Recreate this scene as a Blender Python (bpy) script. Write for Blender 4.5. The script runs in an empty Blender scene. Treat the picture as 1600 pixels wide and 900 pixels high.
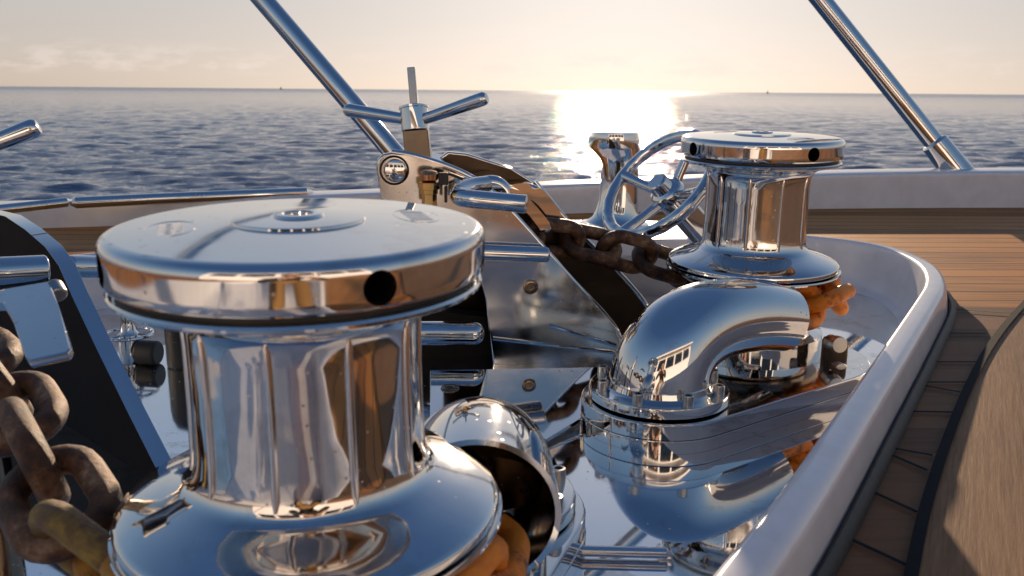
import bpy, bmesh, math, random
import numpy as np
from mathutils import Vector, Matrix
random.seed(7)
R = math.radians
# ------------------------------------------------------------------ camera, sky, sun
scene = bpy.context.scene
col = scene.collection
PITCH, ROLL, CAMZ, FPX = R(12.9), R(0.47), 0.58, 1350.0
CAM = Vector((0, 0, CAMZ))
FW = Vector((0, math.cos(PITCH), -math.sin(PITCH)))
R0 = Vector((1, 0, 0)); U0 = R0.cross(FW)
RT = R0 * math.cos(ROLL) + U0 * math.sin(ROLL)
UP = -R0 * math.sin(ROLL) + U0 * math.cos(ROLL)
cd = bpy.data.cameras.new('camera'); cam = bpy.data.objects.new('camera', cd); col.objects.link(cam)
cam.matrix_world = Matrix(((RT.x, UP.x, -FW.x, CAM.x), (RT.y, UP.y, -FW.y, CAM.y), (RT.z, UP.z, -FW.z, CAM.z), (0, 0, 0, 1)))
cd.sensor_width = 36; cd.lens = FPX / 1600 * 36
cd.clip_start = 0.02; cd.clip_end = 40000
cd.dof.use_dof = True; cd.dof.focus_distance = 1.6; cd.dof.aperture_fstop = 9.0
cd.dof.aperture_blades = 9
scene.camera = cam

SUN_AZ, SUN_EL = R(7.0), R(12.0)
world = bpy.data.worlds.new('World'); scene.world = world; world.use_nodes = True
wn, wl = world.node_tree.nodes, world.node_tree.links
wn.clear()
wo = wn.new('ShaderNodeOutputWorld'); bg = wn.new('ShaderNodeBackground')
sky = wn.new('ShaderNodeTexSky'); sky.sky_type = 'NISHITA'; sky.sun_disc = False
sky.sun_elevation = SUN_EL; sky.sun_rotation = SUN_AZ
sky.air_density = 1.0; sky.dust_density = 0.7; sky.ozone_density = 2.0; sky.altitude = 0
bg.inputs['Strength'].default_value = 0.15
tcw = wn.new('ShaderNodeTexCoord'); sep = wn.new('ShaderNodeSeparateXYZ')
wl.new(tcw.outputs['Generated'], sep.inputs[0])
# low band of small warm clouds
mp = wn.new('ShaderNodeMapping'); mp.inputs['Scale'].default_value = (9, 9, 30)
ns = wn.new('ShaderNodeTexNoise'); ns.inputs['Scale'].default_value = 2.2; ns.inputs['Detail'].default_value = 7; ns.inputs['Roughness'].default_value = .6
wl.new(tcw.outputs['Generated'], mp.inputs[0]); wl.new(mp.outputs[0], ns.inputs['Vector'])
rmp = wn.new('ShaderNodeValToRGB'); rmp.color_ramp.elements[0].position = .48; rmp.color_ramp.elements[1].position = .62
wl.new(ns.outputs['Fac'], rmp.inputs[0])
band = wn.new('ShaderNodeValToRGB'); e = band.color_ramp.elements
e[0].position = .012; e[0].color = (0, 0, 0, 1); e[1].position = .02; e[1].color = (1, 1, 1, 1)
k = e.new(.034); k.color = (.8, .8, .8, 1); k = e.new(.05); k.color = (0, 0, 0, 1)
wl.new(sep.outputs['Z'], band.inputs[0])
mul = wn.new('ShaderNodeMath'); mul.operation = 'MULTIPLY'
wl.new(rmp.outputs[0], mul.inputs[0]); wl.new(band.outputs[0], mul.inputs[1])
mul2 = wn.new('ShaderNodeMath'); mul2.operation = 'MULTIPLY'; mul2.inputs[1].default_value = .42
wl.new(mul.outputs[0], mul2.inputs[0])
# warm evening air low over the horizon
warm = wn.new('ShaderNodeValToRGB'); e = warm.color_ramp.elements
e[0].position = 0.0; e[0].color = (1.0, .86, .76, 1); e[1].position = .42; e[1].color = (.80, .86, .99, 1)
k = e.new(.11); k.color = (1.0, .95, .95, 1); k = e.new(.8); k.color = (.30, .41, .64, 1)
hs = wn.new('ShaderNodeHueSaturation'); hsr = wn.new('ShaderNodeMapRange'); hsr.inputs['From Min'].default_value = .05; hsr.inputs['From Max'].default_value = .4; hsr.inputs['To Min'].default_value = .34; hsr.inputs['To Max'].default_value = 1.8
wl.new(sep.outputs['Z'], hsr.inputs['Value']); wl.new(hsr.outputs[0], hs.inputs['Saturation']); gmn = wn.new('ShaderNodeGamma'); gmn.inputs['Gamma'].default_value = .32; wl.new(sky.outputs[0], gmn.inputs['Color']); vsc = wn.new('ShaderNodeVectorMath'); vsc.operation = 'SCALE'; vsc.inputs['Scale'].default_value = 1.52; wl.new(gmn.outputs[0], vsc.inputs[0]); wl.new(vsc.outputs[0], hs.inputs['Color'])
wl.new(sep.outputs['Z'], warm.inputs[0])
mw = wn.new('ShaderNodeMix'); mw.data_type = 'RGBA'; mw.blend_type = 'MULTIPLY'; mw.inputs[0].default_value = 1.0
wl.new(hs.outputs[0], mw.inputs[6]); wl.new(warm.outputs[0], mw.inputs[7])
mc = wn.new('ShaderNodeMix'); mc.data_type = 'RGBA'
wl.new(mul2.outputs[0], mc.inputs[0]); wl.new(mw.outputs[2], mc.inputs[6])
mc.inputs[7].default_value = (4.6, 3.9, 3.55, 1)
wl.new(mc.outputs[2], bg.inputs['Color']); wl.new(bg.outputs[0], wo.inputs[0])

sd = bpy.data.lights.new('sun', 'SUN'); sun = bpy.data.objects.new('sun', sd); col.objects.link(sun)
sd.energy = 4.8; sd.angle = R(0.55); sd.color = (1.0, .76, .52)
sv = Vector((math.sin(SUN_AZ) * math.cos(SUN_EL), math.cos(SUN_AZ) * math.cos(SUN_EL), math.sin(SUN_EL)))
sun.rotation_euler = sv.to_track_quat('Z', 'Y').to_euler()

scene.view_settings.view_transform = 'Standard'; scene.view_settings.look = 'None'
scene.view_settings.exposure = 0.46; scene.view_settings.gamma = 1.0
try: scene.view_settings.use_curve_mapping = False
except Exception: pass
scene.render.engine = 'CYCLES'
scene.cycles.max_bounces = 14; scene.cycles.glossy_bounces = 10
scene.cycles.sample_clamp_indirect = 6

# survey helpers: a sight line from the camera station to a measured distance, height or plane
def pt(px, py, D): return CAM + (FW + RT * ((px - 800) / FPX) + UP * ((450 - py) / FPX)) * D
def pz(px, py, z):
    d = FW + RT * ((px - 800) / FPX) + UP * ((450 - py) / FPX)
    return CAM + d * ((z - CAMZ) / d.z)
def ppl(px, py, p0, n):
    d = FW + RT * ((px - 800) / FPX) + UP * ((450 - py) / FPX)
    return CAM + d * ((Vector(p0) - CAM).dot(n) / d.dot(n))

# ------------------------------------------------------------------ materials
def newmat(name):
    m = bpy.data.materials.new(name); m.use_nodes = True
    return m, m.node_tree.nodes, m.node_tree.links, m.node_tree.nodes['Principled BSDF']
def noise(n, l, scale, detail=4, rough=.55, coord='Object', mscale=None):
    tc = n.new('ShaderNodeTexCoord'); t = n.new('ShaderNodeTexNoise')
    t.inputs['Scale'].default_value = scale; t.inputs['Detail'].default_value = detail; t.inputs['Roughness'].default_value = rough
    if mscale:
        mm = n.new('ShaderNodeMapping'); mm.inputs['Scale'].default_value = mscale
        l.new(tc.outputs[coord], mm.inputs[0]); l.new(mm.outputs[0], t.inputs['Vector'])
    else: l.new(tc.outputs[coord], t.inputs['Vector'])
    return t
def ramp(n, l, src, stops):
    r = n.new('ShaderNodeValToRGB'); e = r.color_ramp.elements
    e[0].position, e[0].color = stops[0][0], (*stops[0][1], 1)
    e[1].position, e[1].color = stops[-1][0], (*stops[-1][1], 1)
    for p, c in stops[1:-1]:
        k = e.new(p); k.color = (*c, 1)
    l.new(src, r.inputs[0]); return r
def bump(n, l, src, p, strength, dist=.01):
    b = n.new('ShaderNodeBump'); b.inputs['Strength'].default_value = strength; b.inputs['Distance'].default_value = dist
    l.new(src, b.inputs['Height']); l.new(b.outputs[0], p.inputs['Normal']); return b
def gray(v): return (v, v, v)
def steel(name, base=(.74, .73, .72), r0=.02, r1=.13, wav=.10, wscale=7, spots=True, stain=.18):
    m, n, l, p = newmat(name)
    p.inputs['Metallic'].default_value = 1
    t = noise(n, l, 5, 6, .65); rr = ramp(n, l, t.outputs['Fac'], [(.40, gray(r0)), (.72, gray(r1))])
    if spots:   # dried salt droplets
        v = n.new('ShaderNodeTexVoronoi'); v.inputs['Scale'].default_value = 75; v.inputs['Randomness'].default_value = 1
        tc = n.new('ShaderNodeTexCoord'); l.new(tc.outputs['Object'], v.inputs['Vector'])
        vs = ramp(n, l, v.outputs['Distance'], [(.09, gray(.5)), (.15, gray(0))])
        t2 = noise(n, l, 9, 3); ts = ramp(n, l, t2.outputs['Fac'], [(.5, gray(0)), (.62, gray(1))])
        mm = n.new('ShaderNodeMath'); mm.operation = 'MULTIPLY'; mm.use_clamp = True; l.new(vs.outputs[0], mm.inputs[0]); l.new(ts.outputs[0], mm.inputs[1])
        ad = n.new('ShaderNodeMath'); ad.operation = 'ADD'; l.new(rr.outputs[0], ad.inputs[0]); l.new(mm.outputs[0], ad.inputs[1])
        l.new(ad.outputs[0], p.inputs['Roughness'])
    else: l.new(rr.outputs[0], p.inputs['Roughness'])
    cr = ramp(n, l, t.outputs['Fac'], [(.3, tuple(c * .93 for c in base)), (.7, base)]); l.new(cr.outputs[0], p.inputs['Base Color'])
    if spots:
        mxs = n.new('ShaderNodeMix'); mxs.data_type = 'RGBA'; l.new(mm.outputs[0], mxs.inputs[0]); l.new(cr.outputs[0], mxs.inputs[6]); mxs.inputs[7].default_value = (.30, .28, .26, 1); l.new(mxs.outputs[2], p.inputs['Base Color'])
        ta = noise(n, l, 3.2, 7, .7); tb = ramp(n, l, ta.outputs['Fac'], [(.56, gray(0)), (.60, gray(stain)), (.66, gray(0))])
        mxt = n.new('ShaderNodeMix'); mxt.data_type = 'RGBA'; l.new(tb.outputs[0], mxt.inputs[0]); l.new(mxs.outputs[2], mxt.inputs[6]); mxt.inputs[7].default_value = (.34, .25, .17, 1); l.new(mxt.outputs[2], p.inputs['Base Color'])
    w = noise(n, l, wscale, 2, .4); bump(n, l, w.outputs['Fac'], p, wav, .004)
    return m
M = {}
M['steel'] = steel('polished_steel')
M['drum'] = steel('drum_steel', wav=.22, wscale=12)
M['plate'] = steel('floor_steel', base=(.80, .81, .83), r0=.015, r1=.10, wav=.05, wscale=4, stain=.4)
M['pole'] = steel('pole_steel', r0=.03, r1=.08, wav=.02, spots=False)
M['cheek'] = steel('cheek_steel', base=(.66, .65, .64), r0=.08, r1=.2, wav=.03, wscale=4)
M['satin'] = steel('satin_steel', base=(.50, .48, .45), r0=.22, r1=.4, wav=.1, spots=False)
M['bronze_steel'] = steel('weathered_steel', base=(.26, .19, .13), r0=.15, r1=.36, wav=.25, spots=False)
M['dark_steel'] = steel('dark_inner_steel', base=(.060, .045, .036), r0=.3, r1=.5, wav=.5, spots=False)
M['bronze_dark'] = steel('dark_brown_metal', base=(.055, .038, .026), r0=.3, r1=.5, wav=.3, spots=False)  # dark brown metal for the faces of the far cheek
M['brass'] = steel('brass', base=(.80, .55, .22), r0=.15, r1=.3, spots=False)
M['copper'] = steel('copper', base=(.70, .33, .15), r0=.2, r1=.35, spots=False)
def plain(name, c, rough, spec=.5, coat=0, bscale=0, bst=.2, var=.12):
    m, n, l, p = newmat(name)
    t = noise(n, l, 14, 5); cr = ramp(n, l, t.outputs['Fac'], [(.3, tuple(x * (1 - var) for x in c)), (.7, tuple(min(1, x * (1 + var)) for x in c))])
    l.new(cr.outputs[0], p.inputs['Base Color']); p.inputs['Roughness'].default_value = rough
    p.inputs['Specular IOR Level'].default_value = spec; p.inputs['Coat Weight'].default_value = coat; p.inputs['Coat Roughness'].default_value = .03
    if bscale:
        w = noise(n, l, bscale, 3); bump(n, l, w.outputs['Fac'], p, bst, .003)
    return m
M['gelcoat'] = plain('white_gelcoat', (.72, .71, .73), .24, coat=.55, bscale=3, bst=.12, var=.07)
M['black'] = plain('black_rubber', (.012, .012, .013), .5, bscale=60)
M['void'] = plain('dark_hole', (.004, .004, .004), .8, spec=.1)
M['glass'] = plain('dark_window_glass', (.01, .015, .02), .03, coat=1)
M['caulk'] = plain('black_caulk', (.008, .009, .012), .8, spec=.15, bscale=40)
M['skin'] = plain('skin', (.45, .26, .18), .5)
M['jacket'] = plain('dark_jacket', (.025, .022, .020), .8, bscale=30)
M['ochre'] = plain('ochre_trousers', (.24, .13, .045), .8, bscale=30)
M['hair'] = plain('hair', (.04, .025, .015), .6)
M['hull'] = plain('hull_paint', (.05, .07, .12), .15, coat=.8)
M['sail'] = plain('sail_cloth', (.25, .24, .26), .8)
def chainmat(name, stops):
    m, n, l, p = newmat(name)
    t = noise(n, l, 26, 8, .7); cr = ramp(n, l, t.outputs['Fac'], stops); l.new(cr.outputs[0], p.inputs['Base Color'])
    p.inputs['Metallic'].default_value = .25
    rr = ramp(n, l, t.outputs['Fac'], [(.35, gray(.34)), (.7, gray(.62))]); l.new(rr.outputs[0], p.inputs['Roughness'])
    w = noise(n, l, 95, 8, .75); bump(n, l, w.outputs['Fac'], p, .9, .004)
    return m
M['rust'] = chainmat('rusty_chain', [(.36, (.012, .007, .005)), (.46, (.055, .022, .010)), (.56, (.125, .060, .027)), (.68, (.30, .21, .14))])
M['shade_black'] = plain('shade_black_tone', (.014, .011, .009), .7, spec=.15)  # near-black color stands in for shade and dark reflections
M['orange'] = chainmat('orange_painted_chain', [(.36, (.10, .035, .012)), (.46, (.72, .20, .012)), (.7, (.90, .30, .015))])
M['yellow'] = chainmat('yellow_painted_chain', [(.34, (.08, .035, .012)), (.47, (.40, .18, .02)), (.7, (.60, .31, .04))])
def teak(name, ang, width, seams=True, c0=(.085, .024, .006), c1=(.52, .205, .045), origin=(0, 0), grain=1.0, contrast=1.0):
    m, n, l, p = newmat(name)
    tc = n.new('ShaderNodeTexCoord'); mp_ = n.new('ShaderNodeMapping'); mp_.vector_type = 'TEXTURE'
    mp_.inputs['Rotation'].default_value = (0, 0, ang); mp_.inputs['Location'].default_value = (*origin, 0)
    l.new(tc.outputs['Object'], mp_.inputs[0])
    sp = n.new('ShaderNodeSeparateXYZ'); l.new(mp_.outputs[0], sp.inputs[0])
    dv = n.new('ShaderNodeMath'); dv.operation = 'DIVIDE'; dv.inputs[1].default_value = width; l.new(sp.outputs['Y'], dv.inputs[0])
    fl = n.new('ShaderNodeMath'); fl.operation = 'FLOOR'; l.new(dv.outputs[0], fl.inputs[0])
    wnz = n.new('ShaderNodeTexWhiteNoise'); wnz.noise_dimensions = '1D'; l.new(fl.outputs[0], wnz.inputs['W'])
    # grain: stretched noise shifted per plank
    cb = n.new('ShaderNodeCombineXYZ'); l.new(sp.outputs['X'], cb.inputs[0]); l.new(sp.outputs['Y'], cb.inputs[1])
    mz = n.new('ShaderNodeMath'); mz.operation = 'MULTIPLY'; mz.inputs[1].default_value = 31; l.new(fl.outputs[0], mz.inputs[0]); l.new(mz.outputs[0], cb.inputs[2])
    mg = n.new('ShaderNodeMapping'); mg.inputs['Scale'].default_value = (3 * grain ** 3, 110 * grain, 1); l.new(cb.outputs[0], mg.inputs[0])
    g = n.new('ShaderNodeTexNoise'); g.inputs['Scale'].default_value = 1; g.inputs['Detail'].default_value = 8; g.inputs['Roughness'].default_value = .7; l.new(mg.outputs[0], g.inputs['Vector'])
    mg2 = n.new('ShaderNodeMapping'); mg2.inputs['Scale'].default_value = (2.5, 12, 1); l.new(cb.outputs[0], mg2.inputs[0])
    g2 = n.new('ShaderNodeTexNoise'); g2.inputs['Scale'].default_value = 1.2; g2.inputs['Detail'].default_value = 5; l.new(mg2.outputs[0], g2.inputs['Vector'])
    a1 = n.new('ShaderNodeMath'); a1.operation = 'MULTIPLY_ADD'; a1.inputs[1].default_value = .42; l.new(wnz.outputs['Value'], a1.inputs[0]); l.new(g.outputs['Fac'], a1.inputs[2])
    a2 = n.new('ShaderNodeMath'); a2.operation = 'MULTIPLY_ADD'; a2.inputs[1].default_value = .5; l.new(g2.outputs['Fac'], a2.inputs[0]); l.new(a1.outputs[0], a2.inputs[2])
    cr = ramp(n, l, a2.outputs[0], [(.62, c0), (.88, tuple((a + b) / 2 for a, b in zip(c0, c1))), (1.2, c1)])
    cr.color_ramp.elements[0].position = .55; cr.color_ramp.elements[-1].position = 1.0; cr.color_ramp.elements[1].position = .78
    out = cr.outputs[0]
    p.inputs['Roughness'].default_value = .6; p.inputs['Specular IOR Level'].default_value = .2
    h = g.outputs['Fac']
    if seams:
        fr = n.new('ShaderNodeMath'); fr.operation = 'FRACT'; l.new(dv.outputs[0], fr.inputs[0])
        sb = n.new('ShaderNodeMath'); sb.operation = 'SUBTRACT'; sb.inputs[1].default_value = .5; l.new(fr.outputs[0], sb.inputs[0])
        ab = n.new('ShaderNodeMath'); ab.operation = 'ABSOLUTE'; l.new(sb.outputs[0], ab.inputs[0])
        gt = n.new('ShaderNodeMath'); gt.operation = 'GREATER_THAN'; gt.inputs[1].default_value = .5 - .0035 / width; l.new(ab.outputs[0], gt.inputs[0])
        mx = n.new('ShaderNodeMix'); mx.data_type = 'RGBA'; l.new(gt.outputs[0], mx.inputs[0]); l.new(out, mx.inputs[6]); mx.inputs[7].default_value = (.012, .013, .018, 1)
        out = mx.outputs[2]
    l.new(out, p.inputs['Base Color'])
    bump(n, l, h, p, .5, .0015)
    return m
M['teak'] = teak('teak_planks', R(1.5), .088)
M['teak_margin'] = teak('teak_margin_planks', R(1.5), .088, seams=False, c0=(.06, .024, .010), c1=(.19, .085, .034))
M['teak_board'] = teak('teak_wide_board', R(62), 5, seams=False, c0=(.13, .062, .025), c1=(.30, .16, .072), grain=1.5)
def watermat():
    m, n, l, p = newmat('sea_water')
    p.inputs['Base Color'].default_value = (.026, .070, .165, 1); p.inputs['Roughness'].default_value = .03; p.inputs['IOR'].default_value = 1.33
    ge = n.new('ShaderNodeNewGeometry'); ln = n.new('ShaderNodeVectorMath'); ln.operation = 'LENGTH'; l.new(ge.outputs['Position'], ln.inputs[0])
    mr = n.new('ShaderNodeMapRange'); mr.inputs['From Min'].default_value = 60; mr.inputs['From Max'].default_value = 1200; mr.inputs['To Min'].default_value = .018; mr.inputs['To Max'].default_value = .22
    l.new(ln.outputs['Value'], mr.inputs['Value']); l.new(mr.outputs[0], p.inputs['Roughness'])
    t = noise(n, l, 1, 5, .6, mscale=(.9, 3.0, 1)); t2 = noise(n, l, 1, 4, .6, mscale=(4, 11, 1))
    b1 = n.new('ShaderNodeBump'); b1.inputs['Strength'].default_value = .32; b1.inputs['Distance'].default_value = .30; l.new(t.outputs['Fac'], b1.inputs['Height'])
    b2 = n.new('ShaderNodeBump'); b2.inputs['Strength'].default_value = .42; b2.inputs['Distance'].default_value = .05; l.new(t2.outputs['Fac'], b2.inputs['Height']); l.new(b1.outputs[0], b2.inputs['Normal'])
    l.new(b2.outputs[0], p.inputs['Normal'])
    return m
M['water'] = watermat()

# ------------------------------------------------------------------ mesh helpers
def link(name, me, mats, parent=None, angle=35):
    me.validate()
    for mm in (mats if isinstance(mats, (list, tuple)) else [mats]): me.materials.append(mm)
    me.polygons.foreach_set('use_smooth', [True] * len(me.polygons))
    try: me.set_sharp_from_angle(angle=R(angle))
    except Exception: pass
    o = bpy.data.objects.new(name, me); col.objects.link(o)
    if name not in ('body', 'cutter', 'head'): wnm = o.modifiers.new('wn', 'WEIGHTED_NORMAL'); wnm.keep_sharp = True; wnm.weight = 80
    if parent is not None:
        o.parent = parent; bpy.context.view_layer.update(); o.matrix_parent_inverse = parent.matrix_world.inverted()
    return o
def bobj(name, bm, mats, parent=None, angle=35, recalc=True):
    if recalc: bmesh.ops.recalc_face_normals(bm, faces=bm.faces)
    me = bpy.data.meshes.new(name); bm.to_mesh(me); bm.free()
    return link(name, me, mats, parent, angle)
def tag(o, label, cat, group=None):
    o['label'] = label; o['category'] = cat
    if group: o['group'] = group
    return o
def thing(name, label, cat, loc, group=None):
    o = bpy.data.objects.new(name, None); o.empty_display_size = .05; col.objects.link(o); o.location = loc
    bpy.context.view_layer.update()
    return tag(o, label, cat, group)
def struct(o): o['kind'] = 'structure'; return o
def frame(axis, up=Vector((0, 0, 1))):
    z = Vector(axis).normalized()
    if abs(z.dot(up)) > .98: up = Vector((0, 1, 0))
    x = up.cross(z).normalized(); y = z.cross(x)
    return x, y, z
def lathe(bm, prof, seg=96, c=(0, 0, 0), axis=(0, 0, 1), close=True, mat=0, a0=0):
    x, y, z = frame(axis); c = Vector(c); rings = []
    for r, h in prof:
        if r < 1e-6: rings.append([bm.verts.new(c + z * h)])
        else: rings.append([bm.verts.new(c + z * h + (x * math.cos(a0 + 2 * math.pi * i / seg) + y * math.sin(a0 + 2 * math.pi * i / seg)) * r) for i in range(seg)])
    for a, b in zip(rings, rings[1:]):
        for i in range(seg):
            j = (i + 1) % seg
            q = ([a[0]] if len(a) == 1 else [a[i], a[j]]) + ([b[0]] if len(b) == 1 else [b[j], b[i]])
            if len(q) > 2: f = bm.faces.new(q); f.material_index = mat
    if close:
        for rg, pr in ((rings[0], prof[0]), (rings[-1], prof[-1])):
            if len(rg) > 1: f = bm.faces.new(rg); f.material_index = mat
def sweep(bm, pts, rad, seg=24, cap=True, closed=False, sx=1.0, mat=0):
    P = [Vector(p) for p in pts]; n = len(P)
    if not isinstance(rad, (list, tuple)): rad = [rad] * n
    T = []
    for i in range(n):
        a = P[(i - 1) % n] if (closed or i > 0) else P[i]; b = P[(i + 1) % n] if (closed or i < n - 1) else P[i]
        T.append((b - a).normalized())
    x, y, _ = frame(T[0]); rings = []
    for i in range(n):
        x = (x - T[i] * x.dot(T[i])).normalized(); y = T[i].cross(x)
        rings.append([bm.verts.new(P[i] + (x * math.cos(2 * math.pi * k / seg) * sx + y * math.sin(2 * math.pi * k / seg)) * rad[i]) for k in range(seg)])
    for i in range(n if closed else n - 1):
        a, b = rings[i], rings[(i + 1) % n]
        off = 0
        if closed and i == n - 1:
            off = min(range(seg), key=lambda o: (a[0].co - b[o].co).length)
        for k in range(seg):
            bm.faces.new((a[k], a[(k + 1) % seg], b[(k + 1 + off) % seg], b[(k + off) % seg])).material_index = mat
    if cap and not closed:
        for rg in (rings[0], rings[-1]): bm.faces.new(rg).material_index = mat
def rod(bm, a, b, r, seg=24, rnd=.5, mat=0):
    a, b = Vector(a), Vector(b); L = (b - a).length; k = r * rnd
    pr = [(r - k + k * math.sin(t), k - k * math.cos(t)) for t in [i * math.pi / 2 / 5 for i in range(6)]]
    pr = [(max(q, 1e-4), h) for q, h in pr]
    lathe(bm, pr + [(q, L - h) for q, h in reversed(pr)], seg, a, b - a, mat=mat)
def box(bm, c, sx, sy, sz, ax=None, bev=0, mat=0):
    x, y, z = ax if ax else (Vector((1, 0, 0)), Vector((0, 1, 0)), Vector((0, 0, 1)))
    c = Vector(c); vs = [bm.verts.new(c + x * sx * i / 2 + y * sy * j / 2 + z * sz * k_ / 2) for i in (-1, 1) for j in (-1, 1) for k_ in (-1, 1)]
    fs = [bm.faces.new([vs[q] for q in f]) for f in ((0, 1, 3, 2), (4, 6, 7, 5), (0, 4, 5, 1), (2, 3, 7, 6), (0, 2, 6, 4), (1, 5, 7, 3))]
    for f in fs: f.material_index = mat
    if bev:
        es = list({e for f in fs for e in f.edges})
        bmesh.ops.bevel(bm, geom=es, offset=bev, segments=3, profile=.5, affect='EDGES', clamp_overlap=True)
def slab(bm, poly, off, bev=.003, mat_side=0, mat_face=0, mat_back=None, seg=2):
    """extrude a closed outline (world points) by the vector off, with eased edges"""
    off = Vector(off)
    a = [bm.verts.new(Vector(p)) for p in poly]; b = [bm.verts.new(Vector(p) + off) for p in poly]
    fa = bm.faces.new(a); fb = bm.faces.new(list(reversed(b))); n = len(a); sides = []
    for i in range(n): sides.append(bm.faces.new((a[i], b[i], b[(i + 1) % n], a[(i + 1) % n])))
    fa.material_index = mat_face; fb.material_index = mat_face if mat_back is None else mat_back
    for s in sides: s.material_index = mat_side
    if bev:
        es = list(set(fa.edges) | set(fb.edges))
        bmesh.ops.bevel(bm, geom=es, offset=bev, segments=seg, profile=.5, affect='EDGES', clamp_overlap=True, material=mat_side)
def smoothpoly(P, it=2, closed=True):
    for _ in range(it):
        Q = []; n = len(P)
        if closed:
            for i in range(n):
                a, b = P[i], P[(i + 1) % n]; Q += [a * .75 + b * .25, a * .25 + b * .75]
        else:
            Q = [P[0]]
            for i in range(n - 1):
                a, b = P[i], P[i + 1]; Q += [a * .75 + b * .25, a * .25 + b * .75]
            Q.append(P[-1])
        P = Q
    return P
def bez(p0, p1, p2, p3, n=28):
    p0, p1, p2, p3 = map(Vector, (p0, p1, p2, p3))
    return [p0 * (1 - t) ** 3 + p1 * 3 * t * (1 - t) ** 2 + p2 * 3 * t * t * (1 - t) + p3 * t ** 3 for t in [i / n for i in range(n + 1)]]

# ------------------------------------------------------------------ the sea
SEA = -2.9
def build_sea():
    fine = np.linspace(-R(44), R(44), 820); rest = np.linspace(R(44), R(316), 90)[1:-1]
    az = np.concatenate([fine, rest])
    rad = np.concatenate([[2.5, 5, 7.5], 9 * np.exp(np.linspace(0, math.log(3000 / 9), 800)), [4500, 7000, 11000]])
    A, RR = np.meshgrid(az, rad)
    X = RR * np.sin(A); Y = RR * np.cos(A)
    rng = np.random.RandomState(3); Z = np.zeros_like(X)
    for i in range(46):
        lam = .35 * (1.115 ** i) if i < 30 else rng.uniform(.6, 4)
        th = rng.normal(R(188), .50)
        k_ = 2 * math.pi / lam; ph = rng.uniform(0, 6.28)
        amp = .0080 * min(lam, 4) ** .8
        fade = np.clip(1.6 - RR * .012 / lam * 2.2, 0, 1)
        s = np.sin(k_ * (X * math.sin(th) + Y * math.cos(th)) + ph)
        Z += amp * (1 - 2 * np.abs(s) ** 1.3 * .9 + .3) * fade * np.where(RR > 9, 1, 0) * .6 + amp * s * .6 * fade
    Z *= np.clip((RR - 8) / 6, 0, 1)
    nr, na = X.shape
    V = np.stack([X, Y, Z + SEA], -1).reshape(-1, 3)
    i, j = np.meshgrid(np.arange(nr - 1), np.arange(na), indexing='ij'); j2 = (j + 1) % na
    F = np.stack([i * na + j, i * na + j2, (i + 1) * na + j2, (i + 1) * na + j], -1).reshape(-1, 4)
    me = bpy.data.meshes.new('sea'); me.vertices.add(len(V)); me.vertices.foreach_set('co', V.astype(np.float32).ravel())
    me.loops.add(F.size); me.loops.foreach_set('vertex_index', F.ravel().astype(np.int32))
    me.polygons.add(len(F)); me.polygons.foreach_set('loop_start', np.arange(0, F.size, 4, dtype=np.int32))
    me.polygons.foreach_set('loop_total', np.full(len(F), 4, dtype=np.int32))
    me.polygons.foreach_set('use_smooth', np.ones(len(F), dtype=bool)); me.update(calc_edges=True)
    if me.polygons[0].normal.z < 0: me.flip_normals()
    me.materials.append(M['water'])
    o = bpy.data.objects.new('sea', me); col.objects.link(o); struct(o)
build_sea()

# ------------------------------------------------------------------ the well and the deck
ZD, ZR, ZF = .11, .18, .045            # deck, coaming top
rim_px = [(990, 1060), (1096, 905), (1170, 820), (1243, 726), (1333, 600), (1376, 542), (1430, 466), (1447, 440), (1443, 418), (1424, 402), (1389, 387), (1333, 376), (1260, 369)]
rim = [pz(x, y, ZR) for x, y in rim_px] + [pz(1150, 357, ZR), pz(1000, 352, ZR), pz(800, 356, ZR), pz(600, 362, ZR), pz(350, 378, ZR), pz(120, 398, ZR), pz(-80, 425, ZR),
      Vector((-1.45, 1.6, ZR)), Vector((-1.40, .9, ZR)), Vector((-1.3, .1, ZR)), Vector((-1.0, -.8, ZR)), Vector((-.5, -1.25, ZR)), Vector((.15, -1.3, ZR)), Vector((.42, -1.0, ZR)), Vector((.36, -.5, ZR)), Vector((.14, -.1, ZR)), Vector((.03, .25, ZR))]
rim = smoothpoly(rim, 3)
cen = sum(rim, Vector()) / len(rim)
def offs(P, d):
    out = []; n = len(P)
    for i in range(n):
        t = (P[(i + 1) % n] - P[i - 1]); t.z = 0; t.normalize(); nn = Vector((t.y, -t.x, 0))
        out.append(P[i] + nn * d)
    return out
sgn = 1 if (offs(rim, .05)[0] - cen).length > (rim[0] - cen).length else -1
O = lambda d, z: [Vector((p.x, p.y, z)) for p in offs(rim, d * sgn)]
def loopsurf(name, loops, mat, angle=60):
    bm = bmesh.new(); rings = [[bm.verts.new(p) for p in L] for L in loops]; n = len(loops[0])
    for a, b in zip(rings, rings[1:]):
        for i in range(n): bm.faces.new((a[i], a[(i + 1) % n], b[(i + 1) % n], b[i]))
    return bobj(name, bm, mat, angle=angle)
W = .045
prof = [(-.045, ZF), (-.040, ZF + .004), (-.022, ZF + .010), (-.012, ZF + .022), (-.006, ZF + .05), (-.001, ZR - .030), (0, ZR - .010), (.004, ZR - .003), (.011, ZR), (W - .016, ZR - .002), (W - .005, ZR - .007), (W, ZR - .018), (W + .008, ZD + .008), (W + .009, ZD - .03)]
co = loopsurf('coaming', [O(d, z) for d, z in prof], M['gelcoat']); struct(co)
loopg = loopsurf('deck_edge_seal', [O(d, z) for d, z in [(W + .0095, ZD - .02), (W + .0095, ZD + .014), (W + .014, ZD + .017), (W + .024, ZD + .010), (W + .027, ZD - .01)]], M['black']); struct(loopg)
bm = bmesh.new(); bm.faces.new([bm.verts.new(p) for p in O(-.040, ZF + .0035)]); bm.faces.ensure_lookup_table()
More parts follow.
